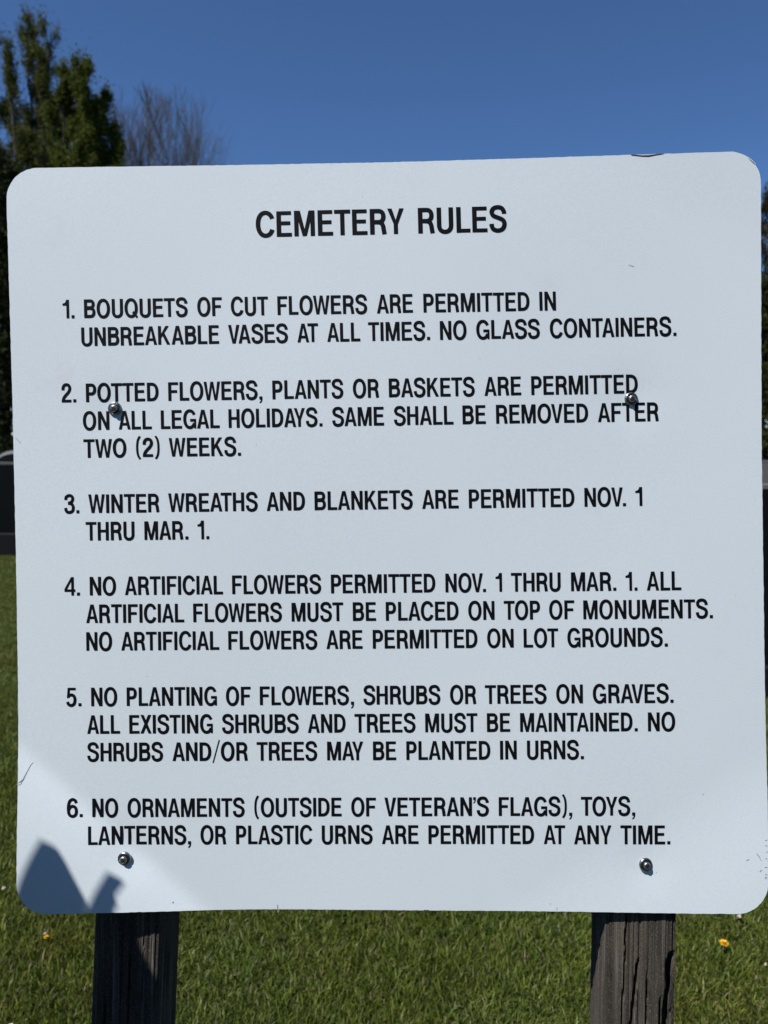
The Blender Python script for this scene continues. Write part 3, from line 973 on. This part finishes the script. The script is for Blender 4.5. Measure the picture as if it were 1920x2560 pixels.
text_line([(219, 1005.2), (1580, 983.3)], C, W(0, ('2.', 10, 110, a, a), ('POTTED', 178, 680, a, a), ('FLOWERS,', 747, 1398, a, a), ('PLANTS', 1467, 436, a, b), ('OR', 503, 683, b, b), ('BASKETS', 752, 1345, b, b), ('ARE', 29, 284, c, c), ('PERMITTED', 353, 1090, c, c)), 'first line of rule 2')
text_line([(258, 1074.3), (1646, 1052.7)], C, W(0, ('ON', 158, 340, a, a), ('ALL', 405, 633, a, a), ('LEGAL', 696, 1103, a, a), ('HOLIDAYS.', 1165, 292, a, b), ('SAME', 360, 718, b, b), ('SHALL', 787, 1198, b, b), ('BE', 1261, 1422, b, b), ('REMOVED', 110, 747, c, c), ('AFTER', 813, 1235, c, c)), 'second line of rule 2')
text_line([(222, 1144.1), (602, 1139)], C, W(0, ('TWO', 162, 458, a, a), ('(2)', 525, 688, a, a), ('WEEKS.', 753, 1250, a, a)), 'third line of rule 2')
text_line([(235, 1282.3), (1605, 1264.6)], C, W(0, ('3.', 28, 133, a, a), ('WINTER', 196, 686, a, a), ('WREATHS', 747, 1364, a, a), ('AND', 1428, 172, a, b), ('BLANKETS', 238, 916, b, b), ('ARE', 981, 1234, b, b), ('PERMITTED', 1305, 652, b, c), ('NOV.', 721, 1009, c, c), ('1', 1074, 1122, c, c)), 'first line of rule 3')
text_line([(240, 1351), (500, 1347.8)], C, W(0, ('THRU', 177, 514, a, a), ('MAR.', 583, 886, a, a), ('1.', 950, 1030, a, a)), 'second line of rule 3')
text_line([(215, 1488.3), (1700, 1475.3)], C, W(0, ('4.', 30, 137, a, a), ('NO', 205, 387, a, a), ('ARTIFICIAL', 448, 1126, a, a), ('FLOWERS', 1189, 283, a, b), ('PERMITTED', 351, 1074, b, b), ('NOV.', 1143, 1424, b, b), ('1', 1490, 1535, b, b), ('THRU', 214, 557, c, c), ('MAR.', 628, 942, c, c), ('1.', 1006, 1087, c, c), ('ALL', 1153, 1391, c, c)), 'first line of rule 4')
text_line([(230, 1557.4), (1782, 1545)], C, W(0, ('ARTIFICIAL', 181, 858, a, a), ('FLOWERS', 921, 1532, a, a), ('MUST', 80, 437, b, b), ('BE', 503, 663, b, b), ('PLACED', 731, 1234, b, b), ('ON', 1300, 1482, b, b), ('TOP', 164, 415, c, c), ('OF', 478, 651, c, c), ('MONUMENTS.', 714, 1610, c, c)), 'second line of rule 4')
text_line([(240, 1626.5), (1669, 1616)], C, W(0, ('NO', 181, 360, a, a), ('ARTIFICIAL', 422, 1100, a, a), ('FLOWERS', 1163, 256, a, b), ('ARE', 320, 570, b, b), ('PERMITTED', 640, 1365, b, b), ('ON', 49, 232, c, c), ('LOT', 301, 541, c, c), ('GROUNDS.', 603, 1298, c, c)), 'third line of rule 4')
text_line([(240, 1765.1), (1684, 1756.8)], C, W(0, ('5.', 42, 147, a, a), ('NO', 214, 394, a, a), ('PLANTING', 461, 1083, a, a), ('OF', 1147, 1317, a, a), ('FLOWERS,', 1381, 510, a, b), ('SHRUBS', 576, 1107, b, b), ('OR', 1175, 1355, b, b), ('TREES', 34, 459, c, c), ('ON', 527, 711, c, c), ('GRAVES.', 780, 1338, c, c)), 'first line of rule 5')
text_line([(240, 1834.2), (1650, 1827.7)], C, W(0, ('ALL', 188, 414, a, a), ('EXISTING', 478, 1055, a, a), ('SHRUBS', 1120, 128, a, b), ('AND', 192, 453, b, b), ('TREES', 515, 935, b, b), ('MUST', 1004, 1364, b, b), ('BE', 1430, 1590, b, b), ('MAINTAINED.', 277, 1090, c, c), ('NO', 1161, 1350, c, c)), 'second line of rule 5')
text_line([(240, 1903.2), (1450, 1897.8)], C, W(0, ('SHRUBS', 189, 711, a, a), ('AND/OR', 776, 1297, a, a), ('TREES', 1358, 255, a, b), ('MAY', 325, 575, b, b), ('BE', 642, 803, b, b), ('PLANTED', 872, 1454, b, b), ('IN', 138, 254, c, c), ('URNS.', 324, 717, c, c)), 'third line of rule 5')
text_line([(235, 2042.7), (1580, 2038.7)], C, W(0, ('6.', 47, 157, a, a), ('NO', 223, 401, a, a), ('ORNAMENTS', 467, 1274, a, a), ('(OUTSIDE', 1343, 425, a, b), ('OF', 492, 663, b, b), ("VETERAN'S", 722, 1443, b, b), ('FLAGS),', 129, 637, c, c), ('TOYS,', 697, 1073, c, c)), 'first line of rule 6')
text_line([(221, 2112.6), (320, 2110.8), (1000, 2109.6), (1675, 2110.6)], C, W(0, ('LANTERNS,', 193, 905, a, a), ('OR', 970, 1147, a, a), ('PLASTIC', 1217, 222, a, b), ('URNS', 289, 639, b, b), ('ARE', 704, 957, b, b), ('PERMITTED', 1026, 374, b, c), ('AT', 441, 588, c, c), ('ANY', 649, 908, c, c), ('TIME.', 970, 1316, c, c)), 'second line of rule 6')

# ---- scratches, chips and a peeled sliver on the sheet
def mark(pts, widths, mat, name='scratch', off=.00025, jag=.15):
    vs = []; n = len(pts)
    for i, (p, w_) in enumerate(zip(pts, widths)):
        q0 = pts[max(i - 1, 0)]; q1 = pts[min(i + 1, n - 1)]
        dx, dy = q1[0] - q0[0], q1[1] - q0[1]; l = math.hypot(dx, dy) or 1
        nx, ny = -dy / l, dx / l
        w1 = w_ / 2 * random.uniform(1 - jag, 1 + jag); w2 = w_ / 2 * random.uniform(1 - jag, 1 + jag)
        vs.append(loc(p[0] + nx * w1, p[1] + ny * w1, off)); vs.append(loc(p[0] - nx * w2, p[1] - ny * w2, off))
    fs = []
    for i in range(n - 1):
        f = (2 * i, 2 * i + 2, 2 * i + 3, 2 * i + 1)
        if (vs[f[1]] - vs[f[0]]).cross(vs[f[2]] - vs[f[0]]).y > 0: f = f[::-1]
        fs.append(f)
    mesh_obj(name, vs, fs, mat, panel)
mark([(46, 1958), (52, 1955), (57, 1950), (62, 1940), (70, 1925), (77, 1912), (83, 1906)], [2, 4, 3, 2, 1.2, 1.2, .8], M_SCR)
mark([(44, 1962), (50, 1959), (54, 1957)], [1.5, 3, 1.5], M_ALU, 'chip', .0004)
mark([(1578, 387.5), (1590, 388.2), (1605, 389.6), (1622, 389.4), (1640, 386.6), (1660, 384.2)], [1, 2.4, 3.4, 3.4, 2.2, .8], M_DARK, 'peeled_edge', .0003, .3)
mark([(1874, 398), (1880, 404), (1887, 411)], [.8, 1.8, .8], M_SCR, 'peeled_edge')
mark([(1869, 392), (1878, 399), (1889, 410)], [1, 2, 1], M_ALU, 'peeled_edge', .0004)
for p in ([(1866, 2151), (1873, 2149)], [(1900, 2148), (1904, 2153)], [(1899, 2180), (1904, 2175)], [(1892, 2134), (1901, 2146)], [(1393, 2268), (1392, 2276)],
          [(1376, 2258), (1375, 2262)], [(1640, 2180), (1642, 2182)], [(694, 2282 - 10), (694, 2262)], [(39, 1094), (52, 1108)], [(1912, 2195), (1915, 2197)],
          [(1735, 1548), (1738, 1551)], [(1242, 1067), (1244, 1069)], [(827, 402 + 8), (829, 412)], [(1757, 1984), (1760, 1988)], [(640, 1108), (641, 1113)],
          [(431, 2258), (434, 2254)], [(1572, 662), (1585, 666)], [(1652, 1549), (1654, 1552)]):
    mark(p, [random.uniform(.8, 1.8)] * 2, M_FAINT if p[0][1] < 1900 else M_SCR)
# shallow nicks along the bottom right edge
for i in range(7):
    y = 2100 + i * 16 + random.uniform(-5, 5)
    mark([(1912 + random.uniform(-2, 4), y), (1918, y + random.uniform(-4, 4))], [1.2, 1.6], M_SCR, 'chip')
mark([(1060, 2275), (1066, 2277), (1072, 2275)], [1, 3.5, 1], M_DARK, 'chip')

# ---- screws
def lathe(prof, n=28):
    v = []; f = []
    for r_, y in prof:
        for k in range(n):
            a_ = 2 * math.pi * k / n
            v.append((r_ * math.cos(a_), y, r_ * math.sin(a_)))
    for i in range(len(prof) - 1):
        for k in range(n):
            k2 = (k + 1) % n
            f.append((i * n + k, i * n + k2, (i + 1) * n + k2, (i + 1) * n + k))
    f.append(tuple(range((len(prof) - 1) * n, len(prof) * n))[::1])
    return v, f
for si, (px, py) in enumerate(SCREWS):
    p = loc(px, py)
    e = bpy.data.objects.new('screw', None); COL.objects.link(e); e.parent = sign
    e.location = p; e.empty_display_size = .01
    e.rotation_euler = (R(random.uniform(-3, 3)), R(random.uniform(0, 90)), R(random.uniform(-3, 3)))
    if si == 3: e.rotation_euler = (R(-5), R(12), R(6))
    v, f = lathe([(.0080, .0006), (.0083, -.0004), (.0082, -.0014), (.0074, -.0026), (.0066, -.0028), (.0060, -.0022), (.0054, -.0010), (.0046, -.0008)])
    mesh_obj('washer', v, f, M_STEEL2, e, True)
    v, f = lathe([(.0042, -.0010), (.0043, -.0042), (.0041, -.0052), (.0036, -.0059), (.0028, -.0063), (.0018, -.0065), (.0006, -.0066)])
    mesh_obj('head', v, f, M_STEEL, e, True)
    vs, fs = [], []
    for (w1, l1) in ((.00055, .0024), (.0024, .00055)):
        vv, ff = box(-w1, w1, -.00672, -.0050, -l1, l1)
        b0 = len(vs); vs += vv; fs += [tuple(b0 + k for k in q) for q in ff]
    mesh_obj('cross_recess', vs, fs, M_DARK, e)  # slightly raised dark cross, its colour standing in for shade inside a recess

# ---- posts
def post(px_l, px_r, lean, yaw, seed, cracks, label, gap=.0036, depth=.092):
    """px_l, px_r: front face edges at photo row 2282"""
    k = (D + gap) / F
    xl = (px_l - 960) * k; xr = (px_r - 960) * k
    z_ref = H0 - (2282 - 1280) * k
    wd = xr - xl; cx = (xl + xr) / 2
    r = np.random.default_rng(seed)
    NX, = (56,)
    zs = np.concatenate([np.linspace(-.18, .70, 60), np.linspace(.7025, z_ref + .02, 130), np.linspace(z_ref + .03, H0 + .36, 50)])
    # perimeter param: front face fine, other faces coarse
    per = [(u, 0) for u in np.linspace(0, 1, NX)] + [(1, v) for v in np.linspace(0.06, 1, 14)] + [(u, 1) for u in np.linspace(.9, 0, 8)] + [(0, v) for v in np.linspace(.94, .06, 14)]
    grooves = [(r.uniform(0, 1), r.uniform(.005, .016), r.uniform(.0004, .0014), r.uniform(0, 6)) for _ in range(16)]
    verts = []
    for z in zs:
        for (u, v) in per:
            x = -wd / 2 + u * wd; y = v * depth
            # rounded arrises
            ex = min(u, 1 - u) * wd; ey = min(v, 1 - v) * depth
            dd = math.hypot(max(0, .005 - ex), max(0, .005 - ey))
            sgnx = 1 if u < .5 else -1; sgny = 1 if v < .5 else -1
            if ex < .005 and ey < .005:
                x += sgnx * .0015; y += sgny * .0015
            dep = 0
            if v == 0:
                for (g0, gw, gd, ph) in grooves:
                    dep += gd * math.exp(-((u - g0 - .012 * math.sin(z * 9 + ph)) / gw) ** 2)
                for (path, cw, cd) in cracks:
                    if path[0][0] <= z <= path[-1][0]:
                        cu = float(np.interp(z, [a_[0] for a_ in path], [a_[1] for a_ in path]))
                        cu += .0035 * math.sin(z * 160) + .002 * math.sin(z * 430)
                        e_ = min(1, (z - path[0][0]) / .015, (path[-1][0] - z) / .015)
                        dep += cd * max(0, e_) * math.exp(-((u - cu) / cw) ** 4)
                pass
            elif u in (0, 1) :
                dep = .0008 * math.sin(v * 40 + seed) + r.normal(0, .0001)
                x += dep * (1 if u == 0 else -1); dep = 0
            y += dep
            xx = x * math.cos(yaw) - y * math.sin(yaw) * 1.0
            yy = y * math.cos(yaw) + x * math.sin(yaw)
            verts.append((cx + lean * (z - z_ref) + xx, gap + yy, z))
    n = len(per)
    faces = []
    for j in range(len(zs) - 1):
        for i in range(n):
            i2 = (i + 1) % n
            faces.append((j * n + i, j * n + i2, (j + 1) * n + i2, (j + 1) * n + i))
    faces.append(tuple(range(n - 1, -1, -1))); faces.append(tuple((len(zs) - 1) * n + i for i in range(n)))
    o = mesh_obj('post', verts, faces, M_POST, sign, False)
    o['label'] = label
    return o
zr = H0 - (2282 - 1280) * (D + .0036) / F   # height of the sheet's lower edge on the posts
cr_r = [([(zr - .30, .24), (zr - .13, .27), (zr - .06, .30), (zr + .02, .31)], .011, .006),
        ([(zr - .30, .38), (zr - .135, .40), (zr - .10, .44), (zr - .07, .47), (zr - .055, .48)], .020, .009),
        ([(zr - .30, .62), (zr - .14, .60), (zr - .10, .61), (zr - .07, .60)], .013, .004),
        ([(zr - .25, .86), (zr - .12, .88), (zr - .09, .93), (zr - .06, .92), (zr - .045, .96)], .055, .014),
        ([(zr - .30, .76), (zr - .14, .79), (zr - .10, .80)], .018, .006)]
cr_l = [([(zr - .28, .55), (zr - .05, .56)], .010, .004), ([(zr - .20, .22), (zr - .10, .20)], .02, .006), ([(zr - .12, .76), (zr - .01, .775)], .008, .002)]
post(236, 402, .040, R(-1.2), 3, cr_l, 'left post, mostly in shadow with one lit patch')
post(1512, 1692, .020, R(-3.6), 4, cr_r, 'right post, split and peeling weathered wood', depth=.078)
# torn splinters standing off the right post
def splinter(pts, th=.0025):
    k = (D + .003) / F
    vs = []
    for px, py in pts:
        vs.append(((px - 960) * k, .0030, H0 - (py - 1280) * k))
    n = len(vs)
    vs += [(x, y + th, z) for x, y, z in vs]
    fs = [tuple(range(n)), tuple(range(2 * n - 1, n - 1, -1))] + [(i, i + n, (i + 1) % n + n, (i + 1) % n) for i in range(n)]
    mesh_obj('splinter', vs, fs, M_POST, sign)
splinter([(1686, 2410), (1690, 2425), (1688, 2455), (1683, 2460), (1685, 2490), (1676, 2520), (1670, 2525), (1672, 2490), (1680, 2460), (1677, 2440)])

# ------------------------------------------------------------------ invented unseen boards, cut to cast the shade on the sign's lower left
def boards():
    dz = 0.33
    def pt(px, py, on_post=False):
        p = loc(px, py, -.0036, True) if on_post else loc(px, py)
        u = dz + p.y
        return (p.x + sx * u, p.z + sy * u)
    e = empty('leaning_boards', (0, 0, 0), 'two dark weathered boards standing left of the sign, shading its lower left corner', 'boards')
    e.location = E; e.rotation_euler = (-PITCH, 0, 0)
    A = [pt(100, 2100), pt(118, 2106), pt(142, 2120), pt(160, 2148), pt(220, 2262), pt(262, 2370, True), pt(300, 2520, True)]
    A = A + [(A[-1][0] + .02, -.16), (pt(-120, 2500)[0], -.16), pt(-120, 2500), pt(-40, 2370), pt(42, 2222)]
    Bp = [pt(268, 2180), pt(290, 2190), pt(314, 2206), pt(287, 2242), pt(295, 2264), pt(344, 2345, True), pt(362, 2392, True), pt(386, 2436, True), pt(440, 2520, True)]
    Bp = Bp + [(Bp[-1][0] + .02, -.16), (pt(235, 2520, True)[0], -.16), pt(235, 2520, True), pt(235, 2400, True), pt(221, 2263)]
    for poly, y in ((A, -dz), (Bp, -dz - .0002)):
        th = .012
        v, f = extrude_xz(poly, y, y - th)
        n = len(poly)
        # edges slanted along the sun so thickness does not widen the shadow
        v = v[:n] + [(x + sx * th, yy, z + sy * th) for x, yy, z in v[n:]]
        f = [q[::-1] for q in f]
        mesh_obj('board', v, f, M_POST, e)
boards()

# ------------------------------------------------------------------ small things in the grass
def dandelion(px, py, size, h, label, lean=0.2):
    g0 = px_ground(px, py)
    g0.y -= h * .6
    e = empty('dandelion', g0, label, 'flower', 'dandelions in the grass')
    T = TreeMesh(int(px))
    T.tube([Vector((0, 0, -.01)), Vector((0, .002, h * .5)), Vector((.003, .004, h))], [.0018, .0016, .0014], 5)
    me = T.wood_mesh(M_STEM); me.name = 'stem'
    st = bpy.data.objects.new('stem', me); COL.objects.link(st); st.parent = e
    vs, fs = [], []
    rr = random.Random(int(px))
    c0 = Vector((.003, .004, h))
    for i in range(90):
        a_ = rr.uniform(0, 6.283); el = rr.uniform(.05, 1.3)
        d = Vector((math.cos(a_) * math.cos(el), math.sin(a_) * math.cos(el), math.sin(el) * .55))
        sd = Vector((-math.sin(a_), math.cos(a_), 0)) * .0013
        p = c0 + d * size * rr.uniform(.75, 1.05)
        b0 = len(vs)
        vs += [c0 - sd * .5, c0 + sd * .5, p + sd, p - sd]; fs.append((b0, b0 + 1, b0 + 2, b0 + 3))
    mesh_obj('petals', vs, fs, M_YEL, e)
dandelion(1797, 2382, .0145, .045, 'bright yellow dandelion in the grass right of the right post')
dandelion(120, 2360, .008, .032, 'small orange yellow dandelion in the grass left of the left post')
def petal(px, py, s, label):
    g0 = px_ground(px, py)
    rr = random.Random(int(px * 3 + py))
    n = 9; vs = []; 
    for i in range(n):
        a_ = 2 * math.pi * i / n
        q_ = s * rr.uniform(.6, 1.1)
        vs.append((math.cos(a_) * q_, math.sin(a_) * q_ * .7, .036 + rr.uniform(-.003, .005) + .3 * s * math.cos(a_) ** 2))
    vs += [(x * .95, y * .95, z - .0015) for x, y, z in vs]
    fs = [tuple(range(n)), tuple(range(2 * n - 1, n - 1, -1))] + [(i, i + n, (i + 1) % n + n, (i + 1) % n) for i in range(n)]
    o = mesh_obj('dry_leaf', vs, fs, M_PALE)
    o.location = (g0.x, g0.y - .05, 0); o.rotation_euler = (.3, .15, rr.uniform(0, 6))
    tag(o, label, 'fallen leaf', 'pale fallen leaves on the lawn')
petal(60, 2552, .011, 'pale dry leaf on the grass at the bottom left corner')
petal(20, 2228, .008, 'pale dry leaf on the grass left of the sign corner')
petal(1816, 2290, .010, 'pale dry leaf on the grass just below the right corner of the sign')
petal(1903, 2412, .006, 'pale dry leaf on the grass near the right photo edge beyond the dandelion')
petal(122, 2332, .006, 'tiny pale leaf just above the small dandelion at the left')
